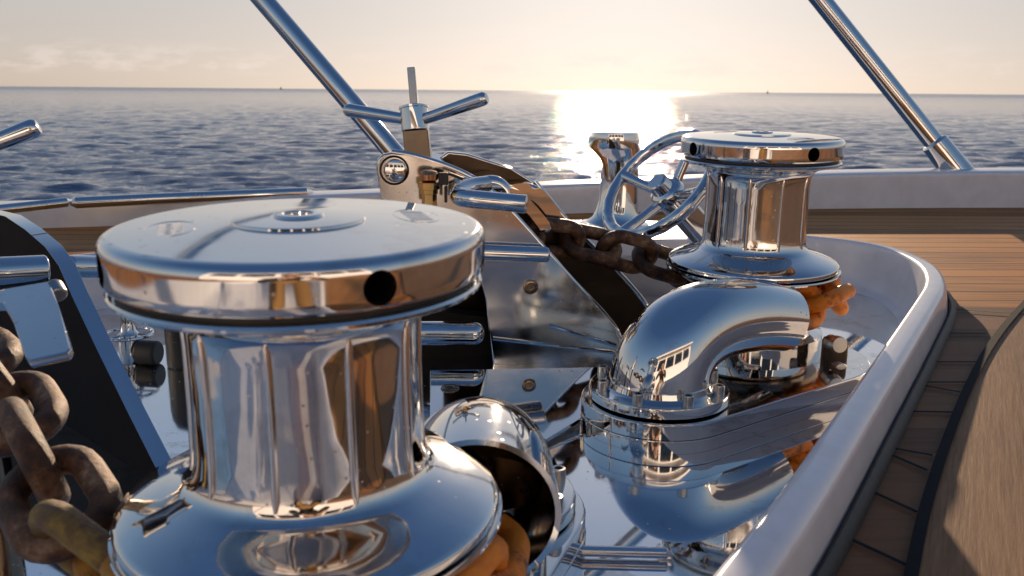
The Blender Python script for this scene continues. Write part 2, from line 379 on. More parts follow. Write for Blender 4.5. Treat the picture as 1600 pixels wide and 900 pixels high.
fl = bobj('well_floor', bm, M['plate']); struct(fl)
bm = bmesh.new(); bm.faces.new([bm.verts.new(p) for p in O(-.040, ZF + .0075)])
bmesh.ops.bisect_plane(bm, geom=bm.verts[:] + bm.edges[:] + bm.faces[:], plane_co=(0, .42, 0), plane_no=(0, 1, 0), clear_outer=True)
struct(bobj('well_liner', bm, M['gelcoat']))
# bulwark line
bul_px = [(-500, 372), (-150, 364), (200, 352), (480, 345), (900, 333), (1260, 326), (1600, 324), (2000, 326)]
bul = [pz(x, y, ZD) for x, y in bul_px]
bh = [.075, .075, .08, .088, .112, .145, .155, .16]
bul = [Vector((-4.6, 1.4, ZD))] + bul + [Vector((6.0, 3.2, ZD))]; bh = [.075] + bh + [.16]
bs = smoothpoly([Vector((p.x, p.y, h)) for p, h in zip(bul, bh)], 3, closed=False)
# deck sheet with the well cut out
bm = bmesh.new()
outer = [bm.verts.new((p.x, p.y + .02, ZD)) for p in bs] + [bm.verts.new(q) for q in ((6.4, -3.9, ZD), (-4.8, -3.9, ZD))]
inner = [bm.verts.new(p) for p in O(W + .012, ZD)]
es = [bm.edges.new((outer[i], outer[(i + 1) % len(outer)])) for i in range(len(outer))] + [bm.edges.new((inner[i], inner[(i + 1) % len(inner)])) for i in range(len(inner))]
bmesh.ops.triangle_fill(bm, edges=es, use_beauty=True)
dk = bobj('teak_deck', bm, M['teak'], recalc=False)
for pl in dk.data.polygons:
    if pl.normal.z < 0: dk.data.flip_normals(); break
struct(dk)
# the margin beside the well: wide old planks, butt seams, a curved long seam and a broad board
Zs = ZD + .004
mseam = [(1640, 440), (1590, 488), (1545, 545), (1512, 610), (1484, 680), (1460, 750), (1440, 820), (1424, 900), (1405, 1000)]
ms = smoothpoly([pz(x, y, Zs) for x, y in mseam], 2, closed=False)
innerm = [pz(x, y, Zs) for x, y in [(1478, 470), (1470, 520), (1435, 590), (1395, 650), (1345, 725), (1290, 810), (1235, 900), (1150, 1040)]]
bm = bmesh.new()
up_ = [pz(1478, 452, Zs), pz(1560, 455, Zs)]
poly = [Vector(p) for p in ms[::-1]] + innerm[::-1][0:0]
poly = [p for p in ms if p.y < pz(1600, 480, Zs).y] + innerm[::-1] + [pz(1482, 478, Zs)]
f = bm.faces.new([bm.verts.new(p) for p in poly]); bmesh.ops.triangulate(bm, faces=[f])
for f in bm.faces:
    f.normal_update()
    if f.normal.z < 0: f.normal_flip()
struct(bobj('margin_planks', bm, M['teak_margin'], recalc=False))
bm = bmesh.new()
bp = [Vector((p.x, p.y, Zs)) for p in ms] + [Vector((2.6, -.5, Zs)), Vector((2.9, 1.9, Zs)), pz(1700, 425, Zs)]
bp = [p + Vector((0, 0, .004)) for p in bp]
f = bm.faces.new([bm.verts.new(p) for p in bp]); bmesh.ops.triangulate(bm, faces=[f])
for f in bm.faces:
    f.normal_update()
    if f.normal.z < 0: f.normal_flip()
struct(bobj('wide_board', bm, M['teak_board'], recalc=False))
def strip(bm, P, w, z):
    P = [Vector((p.x, p.y, z)) for p in P]; L, Rr = [], []
    for i, p in enumerate(P):
        t = (P[min(i + 1, len(P) - 1)] - P[max(i - 1, 0)]).normalized(); nn = Vector((-t.y, t.x, 0)) * w / 2
        L.append(bm.verts.new(p + nn)); Rr.append(bm.verts.new(p - nn))
    for i in range(len(P) - 1):
        f = bm.faces.new((L[i], L[i + 1], Rr[i + 1], Rr[i])); f.normal_update()
        if f.normal.z < 0: f.normal_flip()
bm = bmesh.new()
strip(bm, ms, .013, Zs + .008)
for a, b in [((1455, 486), (1600, 497)), ((1450, 526), (1540, 527)), ((1435, 572), (1528, 572)), ((1420, 604), (1512, 604)), ((1424, 606), (1500, 620)), ((1368, 704), (1456, 720)), ((1366, 708), (1448, 744)), ((1330, 763), (1432, 810)), ((1290, 835), (1424, 898)), ((1240, 915), (1400, 990)), ((1400, 650), (1500, 652))]:
    strip(bm, [pz(*a, ZD), pz(*b, ZD)], .0065, Zs + .004)
struct(bobj('deck_seams', bm, M['caulk'], recalc=False))

# bulwark: white moulded rail on the deck edge
def bulwark():
    bm = bmesh.new(); rings = []
    for i, p in enumerate(bs):
        a, b = bs[max(i - 1, 0)], bs[min(i + 1, len(bs) - 1)]
        t = Vector((b.x - a.x, b.y - a.y, 0)).normalized(); nn = Vector((-t.y, t.x, 0)); h = p.z; c = Vector((p.x, p.y, ZD))
        pr = [(0, -.05), (0.0, h * .5), (-.004, h - .02), (.0, h - .007), (.010, h - .001), (.03, h + .002), (.11, h + .006), (.135, h - .002), (.145, h - .02), (.15, h - .2), (.0, -2.6)]
        rings.append([bm.verts.new(c + nn * d + Vector((0, 0, z))) for d, z in pr])
    for a, b in zip(rings, rings[1:]):
        for k_ in range(len(a) - 1): bm.faces.new((a[k_], a[k_ + 1], b[k_ + 1], b[k_]))
    return bobj('bulwark', bm, M['gelcoat'])
tag(bulwark(), 'long white moulded bulwark rail running along the edge of the teak deck', 'bulwark')
# topsides under the deck behind the camera side
bm = bmesh.new(); box(bm, (.8, -3.0, -1.5), 11, 6, 2.9); struct(bobj('hull', bm, M['gelcoat']))
def btop(px, py, dz=0): return pz(px, py, ZD + dz)
# polished strips on the bulwark top
def strake(pxs, r, label):
    P = [Vector(p) for p in pxs]; bm = bmesh.new()
    rr = [r * .25] + [r] * (len(P) - 2) + [r * .25]
    sweep(bm, P, rr, 16, sx=1); o = bobj('rubbing_strip', bm, M['steel'])
    return tag(o, label, 'rubbing strip', 'steel strips on the bulwark')
def onbul(px, py, h): return pz(px, py, ZD + h)
strake([onbul(488, 300, .095), onbul(478, 301, .097), onbul(380, 305, .095), onbul(240, 311, .092), onbul(118, 317, .09), onbul(108, 318, .088)], .020, 'long dark polished steel strip on top of the bulwark behind the large capstan head')
strake([onbul(112, 315, .10), onbul(104, 316, .10), onbul(40, 323, .095), onbul(-60, 334, .09), onbul(-80, 336, .09)], .016, 'short polished steel strip on the bulwark at the left edge of the photo')

# rail posts
def pole(a, b, r, label, foot=None):
    t = thing('rail_post', label, 'rail post', a, 'slanted steel rail posts on the bulwark')
    bm = bmesh.new(); sweep(bm, [a, b], r, 40); bobj('tube', bm, M['pole'], t)
    if foot:
        bm = bmesh.new(); d = (b - a).normalized(); x, y, z = frame(d)
        lathe(bm, [(r * 1.55, -.03), (r * 1.5, .0), (r * 1.42, foot * .75), (r * 1.38, foot), (r * 1.25, foot + .006), (r * 1.0, foot + .012)], 40, a, d); bobj('socket', bm, M['steel'], t)
    return t
b1 = pt(1503, 277, 3.75); pole(b1, b1 + (pt(1215, -85, 3.75) - b1) * 2.6, .040, 'slanted steel rail post with a thick socket foot, right of the smaller capstan', foot=.19)
b2 = pt(655, 285, 3.2); pole(b2, b2 + (pt(330, -95, 3.2) - b2) * 2.6, .038, 'slanted polished steel rail post rising behind the T-handle of the chain stopper', foot=.05)

# ------------------------------------------------------------------ windlasses
def holes_boolean(o, cutters):
    for c in cutters:
        md = o.modifiers.new('cut', 'BOOLEAN'); md.operation = 'DIFFERENCE'; md.object = c; md.solver = 'EXACT'
    dg = bpy.context.evaluated_depsgraph_get(); ev = o.evaluated_get(dg)
    me = bpy.data.meshes.new_from_object(ev); o.modifiers.clear(); o.data = me
    for c in cutters: bpy.data.objects.remove(c)
    try: me.set_sharp_from_angle(angle=R(28))
    except Exception: pass
    wnm = o.modifiers.new('wn', 'WEIGHTED_NORMAL'); wnm.keep_sharp = True; wnm.weight = 80
def capstan(cx, cy, dz, label, hole0, rib0, base=True, chain_arc=None, paint=None, top_rot=0):
    t = thing('capstan', label, 'capstan', (cx, cy, 0), 'capstans in the well')
    c = Vector((cx, cy, dz))
    H = lambda pr: [(r, z) for r, z in pr]
    bm = bmesh.new()
    lathe(bm, H([(.150, .4525), (.1565, .4535), (.1585, .456), (.1592, .460), (.1592, .4625), (.1592, .4790), (.1592, .4815), (.1587, .4850), (.1572, .4880), (.1550, .4900), (.1520, .4912), (.1490, .4917), (.1475, .49177), (.1440, .4919), (.10, .4938), (.058, .4955), (.0565, .4957), (.0560, .4975), (.0545, .4982), (.024, .4992), (.0215, .4990), (.0205, .5010), (.0190, .5016), (.0135, .5016), (.0123, .5005), (.012, .4965), (0, .4965)]), 160, c)
    head = bobj('head', bm, M['steel'], t, 28)
    cut = []
    for k_ in range(4):
        a = hole0 + k_ * math.pi / 2; d = Vector((math.cos(a), math.sin(a), 0)); p = c + Vector((0, 0, .4700))
        b2_ = bmesh.new(); lathe(b2_, [(.0132, .115), (.0132, .17)], 32, p, d); cut.append(bobj('cutter', b2_, M['void']))
    holes_boolean(head, cut)
    for k_ in range(4):
        a = hole0 + k_ * math.pi / 2; d = Vector((math.cos(a), math.sin(a), 0)); p = c + Vector((0, 0, .4700))
        b2_ = bmesh.new(); lathe(b2_, [(.0, .1175), (.0130, .1175), (.0130, .1545), (.0122, .1545), (.0122, .119), (0, .119)], 32, p, d, close=False); bobj('dark_hole_liner', b2_, M['void'], head)  # near-black liner added so the hole looks deep in shade
    # engraved emblem: two fine ovals and a few strokes, worn, on the head
    for sgn_ in (0, 1):
        a = top_rot + sgn_ * math.pi; cc = c + Vector((math.cos(a) * .103, math.sin(a) * .103, .49365)); x = Vector((-math.sin(a), math.cos(a), 0)); y = Vector((-math.cos(a), -math.sin(a), .045))
        bm = bmesh.new()
        for rx, ry in ((.034, .020),):
            sweep(bm, [cc + x * rx * math.cos(q) + y * ry * math.sin(q) for q in [i * math.pi / 20 for i in range(34)]], .00022, 5)
        for k_ in range(6):
            q = (k_ - 2.5) * .0085; sweep(bm, [cc + x * q + y * -.010, cc + x * (q + .002) + y * 0, cc + x * q + y * .010], .0003, 5)
        bobj('emblem', bm, M['pole'], head)
    bm = bmesh.new(); lathe(bm, H([(.146, .4475), (.1500, .4478), (.1500, .4528), (.146, .4528)]), 128, c); bobj('seal_ring', bm, M['black'], t)
    bm = bmesh.new()
    lathe(bm, H([(.10, .4472), (.150, .4476), (.1555, .4468), (.1570, .4445), (.1565, .442), (.153, .4395), (.140, .4365), (.122, .4325), (.110, .4270), (.1035, .4190), (.1010, .409), (.0998, .395), (.0995, .36), (.1000, .325), (.1006, .300), (.1016, .2840), (.1040, .2740), (.1085, .2670), (.1160, .2620), (.130, .2570), (.145, .2520), (.158, .2470), (.1670, .2425), (.1712, .2395), (.1725, .2370), (.1725, .2315), (.171, .2295), (.166, .2283), (.11, .228)]), 160, c)
    bobj('drum', bm, M['drum'], t, 28)
    bm = bmesh.new()
    for k_ in range(10):
        a = rib0 + k_ * math.pi / 5; d = Vector((math.cos(a), math.sin(a), 0)); P = []
        for r, z in ((.1020, .4165), (.1006, .409), (.0998, .395), (.0995, .36), (.1000, .325), (.1006, .300), (.1018, .2830), (.1045, .2745)): P.append(c + d * (r + .0002) + Vector((0, 0, z)))
        sweep(bm, P, [.0014, .0034, .0037, .0037, .0037, .0037, .0034, .0014], 10)
    bobj('whelps', bm, M['drum'], t, 60)
    bm = bmesh.new(); lathe(bm, H([(.10, .2275), (.168, .2272), (.1755, .2262), (.1765, .2235), (.1755, .2205), (.167, .2190), (.10, .2190)]), 128, c); bobj('flange', bm, M['steel'], t)
    bm = bmesh.new(); zb = -dz
    lathe(bm, H([(.06, .2185), (.150, .2185), (.152, .212), (.148, .2050), (.118, .186), (.112, .172), (.118, .158), (.148, .140), (.151, .132), (.146, .125), (.06, .125)]), 96, c)
    bobj('chain_wheel', bm, M['bronze_steel'], t)
    bm = bmesh.new()
    lathe(bm, H([(.05, .1245), (.124, .1245), (.1275, .122), (.128, .1180), (.128, .1020), (.1265, .1000), (.1255, .0995), (.1255, .0975), (.1265, .0970), (.152, .0940), (.153, .070), (.151, .0680), (.151, .045 + max(zb, 0)), (.05, .045 + max(zb, 0))]), 112, c)
    bobj('base_ring', bm, M['steel'], t)
    return t
NC = Vector((-.183, .735, 0)); FC = Vector((.500, 1.765, 0))
NC, FC = NC * .95, FC * .95; TILT = R(1.6)
near = capstan(NC.x, NC.y, -.027, 'large polished capstan filling the left foreground, nearest the camera', R(-90 + 34), R(-90 - 3), top_rot=R(200))
far = capstan(FC.x, FC.y, 0, 'smaller-looking polished capstan on the right beside the spoked handwheel', R(-90 + 21), R(-90 + 12), top_rot=R(-60))

for cp in (near, far): cp.rotation_euler.x = TILT; cp.scale = (.95, .95, .95); cp.location.y += .011; cp.location.z += .031
# chain links
def linkmesh(L, Wd, d, wob=0):
    pts = []; r = (Wd - d) / 2; s = (L - d) / 2 - r
    for i in range(13): a = -math.pi / 2 + math.pi * i / 12; pts.append(Vector((s + r * math.cos(a), r * math.sin(a), 0)))
    for i in range(13): a = math.pi / 2 + math.pi * i / 12; pts.append(Vector((-s + r * math.cos(a), r * math.sin(a), 0)))
    bm = bmesh.new(); sweep(bm, pts, d / 2, 16, closed=True)
    bmesh.ops.recalc_face_normals(bm, faces=bm.faces)
    me = bpy.data.meshes.new('chain_link'); bm.to_mesh(me); bm.free()
    me.polygons.foreach_set('use_smooth', [True] * len(me.polygons))
    return me
LD = .0285; LL = LD * 4.9; LW = LD * 3.45
M['olive'] = chainmat('stained_chain', [(.28, (.05, .026, .014)), (.44, (.12, .065, .03)), (.56, (.22, .15, .04)), (.70, (.42, .27, .05))])
LME = {k_: linkmesh(LL, LW, LD) for k_ in ('rust', 'orange', 'yellow', 'olive')}
for k_, me in LME.items(): me.materials.append(M[k_])
def chain(root, pts, colors, roll0=R(45), pitch=None):
    """links at the given centres; each looks to its neighbours; alternate links are turned a quarter"""
    n = len(pts)
    for i, p in enumerate(pts):
        a = pts[max(i - 1, 0)]; b = pts[min(i + 1, n - 1)]; x_ = (b - a).normalized()
        up = Vector((0, 0, 1)); y_ = up.cross(x_).normalized(); z_ = x_.cross(y_)
        rl = roll0 + (math.pi / 2 if i % 2 else 0) + random.uniform(-.12, .12)
        yy = y_ * math.cos(rl) + z_ * math.sin(rl); zz = x_.cross(yy)
        o = bpy.data.objects.new('link', LME[colors[i]]); col.objects.link(o); o.parent = root
        m = Matrix(((x_.x, yy.x, zz.x, p.x), (x_.y, yy.y, zz.y, p.y), (x_.z, yy.z, zz.z, p.z), (0, 0, 0, 1)))
        o.matrix_parent_inverse = root.matrix_world.inverted(); o.matrix_basis = m
def along(P, step):
    """points every step along a polyline"""
    out = [P[0].copy()]; acc = 0; i = 0; cur = P[0].copy()
    while i < len(P) - 1:
        d = (P[i + 1] - cur); L = d.length
        if acc + L >= step: cur = cur + d * ((step - acc) / L); out.append(cur.copy()); acc = 0
        else: acc += L; cur = P[i + 1].copy(); i += 1
    return out
PITCH_L = LD * 2.95
# far chain: gripped in the stopper, over the ramp, round the chain wheel and into the pipe
cw = Vector((FC.x, FC.y, .200)); rw = .150
arc = [cw + Vector((math.cos(a), math.sin(a), 0)) * rw for a in [R(118) - i * R(215) / 30 for i in range(31)]]
path = [pt(800, 368, 1.74), pt(880, 374, 1.76), pt(945, 385, 1.79), pt(1010, 402, 1.82), pt(1052, 418, 1.84)] + arc
P = along(path, PITCH_L); t = thing('anchor_chain', 'rusty anchor chain from the middle stopper to the right capstan, painted orange at the wheel', 'anchor chain', P[0], 'anchor chains')
chain(t, P, ['rust' if i < 8 or p.x < FC.x - .02 else 'orange' for i, p in enumerate(P)], R(35))
# near chain
cw = Vector((NC.x, NC.y, .165)); rw = .146
arc = [cw + Vector((math.cos(a), math.sin(a), 0)) * rw for a in [R(178) + i * R(215) / 30 for i in range(31)]]
path = [pt(-40, 560, 1.02), pt(0, 600, .95), pt(36, 680, .87), pt(84, 770, .80), pt(130, 850, .755), pt(178, 915, .72)] + arc
P = along(path, PITCH_L); t = thing('anchor_chain', 'thick rusty anchor chain in the lower left corner turning yellow at the big capstan', 'anchor chain', P[0], 'anchor chains')
chain(t, P, [('rust' if i < 5 else 'olive' if i < 6 else 'yellow' if i < 9 else 'orange') for i, p in enumerate(P)], R(20))

# ------------------------------------------------------------------ chain pipes and their base plates
def pipe(path, r0, r1, E, label, dirs, floor_plate, capc, group='chain pipe elbows', z0=.0968):
    t = thing('chain_pipe', label, 'chain pipe', (E.x, E.y, 0), group)
    bm = bmesh.new(); n = len(path); rr = [r0 + (r1 - r0) * (i / (n - 1)) for i in range(n)]
    # outer skin, lip, inner skin
    P = list(path); sweep(bm, P, rr, 56, cap=False)
    ri = [q - .006 for q in rr]; sweep(bm, P, ri, 56, cap=False, mat=1)
    bm.verts.ensure_lookup_table(); N = 56; base = (n - 1) * N
    for k_ in range(N):
        k2 = (k_ + 1) % N
        bm.faces.new((bm.verts[base + k_], bm.verts[base + k2], bm.verts[n * N + base + k2], bm.verts[n * N + base + k_]))
    bobj('elbow', bm, [M['steel'], M['bronze_steel']], t, recalc=True)
    bm = bmesh.new(); lathe(bm, [(.03, z0), (.110, z0), (.113, z0 + .002), (.113, z0 + .014), (.1115, z0 + .017), (.109, z0 + .018), (r0 + .010, z0 + .018), (r0 + .003, z0 + .022), (r0 + .0005, z0 + .030), (r0 - .003, z0 + .030)], 112, (E.x, E.y, 0)); bobj('flange', bm, M['steel'], t)
    for k_ in range(8):
        a = R(17 + 45 * k_); p = Vector((E.x + math.cos(a) * .098, E.y + math.sin(a) * .098, z0 + .018))
        bm = bmesh.new(); lathe(bm, [(.0088, 0), (.0090, .001), (.0090, .015), (.0082, .0165), (.0055, .0165), (.0050, .0160), (.0050, .008), (0, .008)], 24, p)
        bobj('bolt', bm, M['satin'], t)
    return t
def hullplate(bm, A, ra, B, rb, z0, z1, e=.003, n=40):
    d = (B - A); d.z = 0; L = d.length; th = math.atan2(d.y, d.x); al = math.acos((ra - rb) / L)
    def outline(g, z):
        o = []
        for i in range(n + 1): a = th + al + (2 * math.pi - 2 * al) * i / n; o.append(Vector((A.x + (ra + g) * math.cos(a), A.y + (ra + g) * math.sin(a), z)))
        for i in range(n + 1): a = th - al + 2 * al * i / n; o.append(Vector((B.x + (rb + g) * math.cos(a), B.y + (rb + g) * math.sin(a), z)))
        return o
    rings = [[bm.verts.new(p) for p in outline(g, z)] for g, z in ((0, z0), (0, z1 - e), (-e * .35, z1 - e * .3), (-e, z1))]
    for a, b in zip(rings, rings[1:]):
        for i in range(len(a)): bm.faces.new((a[i], a[(i + 1) % len(a)], b[(i + 1) % len(a)], b[i]))
    bm.faces.new(rings[-1]); bm.faces.new(rings[0])
FE = Vector((.240, 1.335, 0))
u2 = (FC - NC).normalized(); Mid = (FC + NC) / 2
def mir(p):
    d = (p - Mid); k_ = Vector((d.x, d.y, 0)).dot(u2); return p - u2 * (2 * k_)
pf = bez((.240, 1.335, .100), (.236, 1.330, .215), (.335, 1.390, .232), (.478, 1.475, .190), 36)
pipe(pf, .084, .057, FE, 'smooth polished pipe elbow in front of the right capstan, its mouth turned away', None, None, None)
NE = Vector((-.035, .950, 0)); pn = bez((-.035, .950, .100), (-.034, .952, .168), (-.036, .890, .176), (-.033, .785, .168), 36)
pipe(pn, .078, .084, NE, 'polished pipe elbow with an open dark mouth just right of the large capstan', None, None, None)
for A, B, lab in ((FE, Vector((.500, 1.575, 0)), 'long polished base plate under the right capstan and its pipe elbow'), (NE, NC, 'polished base plate under the large near capstan')):
    t = thing('base_plate', lab, 'base plate', (A.x, A.y, 0), 'windlass base plates')
    bm = bmesh.new(); hullplate(bm, A, .125, B, .170, ZF + .0250, ZF + .050, .0035); bobj('top_plate', bm, M['steel'], t, 30)
    bm = bmesh.new(); hullplate(bm, A, .1262, B, .1712, ZF + .0037, ZF + .0245, .0025); bobj('bottom_plate', bm, M['steel'], t, 30)
# clamp and set bolts at the back of the far plate
t = thing('clamp_block', 'small steel clamp with two round bolt heads right of the right capstan base', 'clamp', pt(1305, 580, 1.60))
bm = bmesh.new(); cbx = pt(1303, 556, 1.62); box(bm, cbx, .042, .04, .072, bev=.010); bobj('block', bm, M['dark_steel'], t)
for (x, y, rr) in ((1306, 537, .0155), (1308, 577, .0145)):
    p = pt(x, y, 1.585); d = Vector((.12, -1, .12)).normalized(); bm = bmesh.new()
    lathe(bm, [(rr * .92, -.02), (rr * .92, .0), (rr, .001), (rr * .93, .003), (rr, .005), (rr * .93, .007), (rr, .009), (rr * .93, .011), (rr, .013), (rr * .9, .016), (rr * .55, .0165), (0, .0165)], 36, p, d); bobj('bolt', bm, M['satin'], t)
t = tag(bobj('pin', (lambda b: (rod(b, pz(1352, 592, ZF + .012), pz(1374, 589, ZF + .015), .006), b)[1])(bmesh.new()), M['steel']), 'tiny steel pin on the well floor right of the clamp', 'pin')
# low rod on the floor
bm = bmesh.new(); rod(bm, pz(884, 860, ZF + .012), pz(1044, 864, ZF + .012), .0065, 20)
for q in (890, 1038): box(bm, pz(q, 862, ZF + .008), .016, .022, .010, bev=.002)
tag(bobj('floor_rod', bm, M['steel']), 'thin polished rod lying on the mirror floor at the bottom of the photo', 'rod')

# ------------------------------------------------------------------ handwheel with shaft
hub = pt(1046, 309, 2.02)
ax_img = (RT * .70 - UP * .60)
axd = (ax_img.normalized() * .86 + FW * .51).normalized()     # from wheel down along the shaft
wc = pt(1030, 288, 2.0)
t = thing('handwheel', 'polished spoked handwheel with a wavy rim left of the right capstan', 'handwheel', pt(1110, 392, 2.08))
x, y, z = frame(axd)
SP0 = math.atan2((-RT * .79 + UP * .60).dot(ey if False else axd.cross((UP - axd * UP.dot(axd)).normalized())), (-RT * .79 + UP * .60).dot((UP - axd * UP.dot(axd)).normalized()))
bm = bmesh.new(); RW = .146; pts = []; rads = []
ru = Vector((0, 0, 1)); ex = (UP - axd * UP.dot(axd)).normalized(); ey = axd.cross(ex)
for i in range(180):
    a = 2 * math.pi * i / 180; w = 1 + .004 * math.cos(24 * a) * (1 if abs((a - SP0) % (2 * math.pi) - 2.2) < 1.0 else .3) * (1 if 0 < 1 else 0); pts.append(wc + (ex * math.cos(a) + ey * math.sin(a)) * RW * w); rads.append(.0145 * (1 + .03 * math.cos(24 * a)))
sweep(bm, pts, rads, 18, closed=True); bobj('rim', bm, M['steel'], t)
for k_ in range(4):
    a = SP0 + R(90 * k_); d = ex * math.cos(a) + ey * math.sin(a)
    bm = bmesh.new(); sweep(bm, [wc + d * .028 + axd * .036, wc + d * .08 + axd * .020, wc + d * (RW - .004)], [.0120, .0115, .0145], 18); bobj('spoke', bm, M['steel'], t)
bm = bmesh.new(); lathe(bm, [(0, -.014), (.020, -.014), (.024, -.011), (.0255, -.006), (.0265, .014), (.034, .018), (.039, .022), (.041, .028), (.041, .040), (.038, .044)] + [(.0345 + .0025 * (i % 2), .046 + i * .0026) for i in range(11)] + [(.030, .075), (.030, .080), (.038, .082), (.040, .088), (.040, .094), (.036, .097), (.02, .097)], 48, wc, axd); bobj('hub', bm, M['steel'], t)
bm = bmesh.new(); sx_ = frame(axd); box(bm, wc + axd * .165, .058, .058, .145, ax=sx_, bev=.010); bobj('shaft', bm, M['steel'], t)
bm = bmesh.new(); e_ = wc + axd * .22; sweep(bm, [e_, Vector((e_.x, e_.y, .003))], .030, 24); bobj('post', bm, M['satin'], t)

# ------------------------------------------------------------------ mooring bollard on the far coaming
def bollard():
    bb = pz(957, 352, ZR); D = (bb - CAM).dot(FW); s = D / FPX
    t = thing('bollard', 'polished flared bollard standing against the sun glitter', 'bollard', bb)
    secs = [(0, 46, 958), (3, 46, 958), (7, 42, 959), (14, 36, 962), (24, 33, 963), (40, 30.5, 964.5), (70, 29, 965.5), (95, 29, 965.5), (105, 31, 963.5), (112, 34.5, 960), (118, 38, 957), (122, 40, 955), (141, 40, 955), (144, 39, 955)]
    bm = bmesh.new(); rings = []
    for h, r, cxp in secs:
        c = bb + Vector(((cxp - 957) * s, 0, h * s))
        rings.append([bm.verts.new(c + Vector((math.cos(q) * r * s, math.sin(q) * r * s, 0))) for q in [2 * math.pi * i / 72 for i in range(72)]])
    for a, b in zip(rings, rings[1:]):
        for i in range(72): bm.faces.new((a[i], a[(i + 1) % 72], b[(i + 1) % 72], b[i]))
    bm.faces.new(rings[0]); bm.faces.new(rings[-1]); bobj('body', bm, M['pole'], t, 50)
    c = bb + Vector((0, -.02, .001)); bm = bmesh.new(); lathe(bm, [(.105, .0), (.105, .006), (.098, .010), (.06, .011)], 72, bb + Vector((.004, 0, .001))); bobj('foot', bm, M['steel'], t)
bollard()
# white shelf the bollard stands on
sh = [pz(x, y, ZR + .0005) for x, y in ((860, 372), (1075, 374), (1100, 346), (850, 343))]
bm = bmesh.new(); slab(bm, [p + Vector((0, 0, .0)) for p in sh], (0, 0, -.05), .006); struct(bobj('coaming_shelf', bm, M['gelcoat']))

# ------------------------------------------------------------------ middle chain stopper
A_ = pz(690, 572, ZF + .004); B_ = pz(985, 560, ZF + .004); dpl = (B_ - A_).normalized(); npl = Vector((dpl.y, -dpl.x, 0))  # faces the camera
if npl.y > 0: npl = -npl
st = thing('chain_stopper', 'polished chain stopper with T-handle in the middle, chain gripped between its cheek plates', 'chain stopper', A_, 'chain stoppers')
near_px = [(588, 262), (590, 249), (598, 241), (612, 238), (640, 243), (690, 257), (735, 276), (768, 299), (800, 332), (850, 388), (900, 445), (945, 492), (964, 516), (972, 540), (968, 566), (920, 566), (770, 571), (766, 520), (764, 470), (752, 425), (735, 395), (700, 365), (660, 350), (604, 345), (594, 300)]
poly = [ppl(x, y, A_, npl) for x, y in near_px]
bm = bmesh.new(); slab(bm, poly, -npl * .018, .004, seg=3); bobj('cheek_plate', bm, M['cheek'], st, 30)
SP = .142
far0 = A_ - npl * SP
far_px = [(688, 246), (700, 237), (730, 240), (800, 262), (835, 284), (858, 312), (885, 345), (920, 380), (950, 409), (1004, 467), (1022, 500), (1018, 545), (800, 545), (700, 545), (690, 420), (686, 300)]
poly = [ppl(x, y, far0, npl) for x, y in far_px]
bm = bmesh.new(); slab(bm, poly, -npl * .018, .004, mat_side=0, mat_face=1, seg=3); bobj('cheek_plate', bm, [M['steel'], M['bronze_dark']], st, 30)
for P_, q_ in (([(612, 238), (640, 242), (690, 256), (735, 275), (768, 298), (800, 332), (850, 388), (900, 445), (945, 492), (966, 520), (974, 545)], A_ - npl * .006), ([(835, 284), (858, 312), (885, 345), (920, 380), (950, 409), (1004, 467), (1022, 500)], far0 - npl * .004)):
    C = smoothpoly([ppl(x, y, q_, npl) for x, y in P_], 2, closed=False)
    bm = bmesh.new(); sweep(bm, C, .0062, 14); bobj('highlight_bead', bm, M['pole'], st)  # bead added along the cheek edge to draw a bright highlight line
# ramp between the cheeks (dark, under the chain)
ramp_px = [(700, 330), (780, 345), (850, 400), (930, 470), (985, 560)]
bm = bmesh.new(); fr_ = [ppl(x, y, A_ - npl * .02, npl) for x, y in ramp_px]; bk_ = [p - npl * (SP - .022) for p in fr_]
vf = [bm.verts.new(p) for p in fr_]; vb = [bm.verts.new(p) for p in bk_]
vf2 = [bm.verts.new(p - Vector((0, 0, .012))) for p in fr_]; vb2 = [bm.verts.new(p - Vector((0, 0, .012))) for p in bk_]
for i in range(len(vf) - 1):
    bm.faces.new((vf[i], vf[i + 1], vb[i + 1], vb[i])); bm.faces.new((vf2[i], vb2[i], vb2[i + 1], vf2[i + 1]))
    bm.faces.new((vf[i], vf2[i], vf2[i + 1], vf[i + 1])); bm.faces.new((vb[i], vb[i + 1], vb2[i + 1], vb2[i]))
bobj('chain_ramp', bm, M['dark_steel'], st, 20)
# roller at the front end, cross tubes
bm = bmesh.new(); pa = ppl(768, 312, A_ - npl * .02, npl); rod(bm, pa, pa - npl * (SP - .022), .046, 48, .3); bobj('roller', bm, M['steel'], st)
# pin and slot in the near cheek
pc = ppl(616, 266, A_, npl)
bm = bmesh.new(); lathe(bm, [(.0275, -.002), (.0275, .0015), (.0255, .003), (.0235, .002), (.0235, -.002)], 40, pc, npl); bobj('pin_recess', bm, M['dark_steel'], st)
bm = bmesh.new(); lathe(bm, [(.021, -.01), (.021, .010), (.019, .014), (.012, .0165), (0, .0172)], 40, pc + Vector((.002, 0, 0)), npl); bobj('pin', bm, M['steel'], st)
# saddle top the screw post stands on
tc_ = pt(672, 246, 1.702)
bm = bmesh.new(); sd_ = dpl
slab(bm, smoothpoly([pt(628, 247, 1.684), pt(700, 268, 1.684), pt(712, 250, 1.766), pt(690, 238, 1.784), pt(640, 236, 1.766)], 2), (0, 0, -.02), .005); bobj('saddle', bm, M['steel'], st)
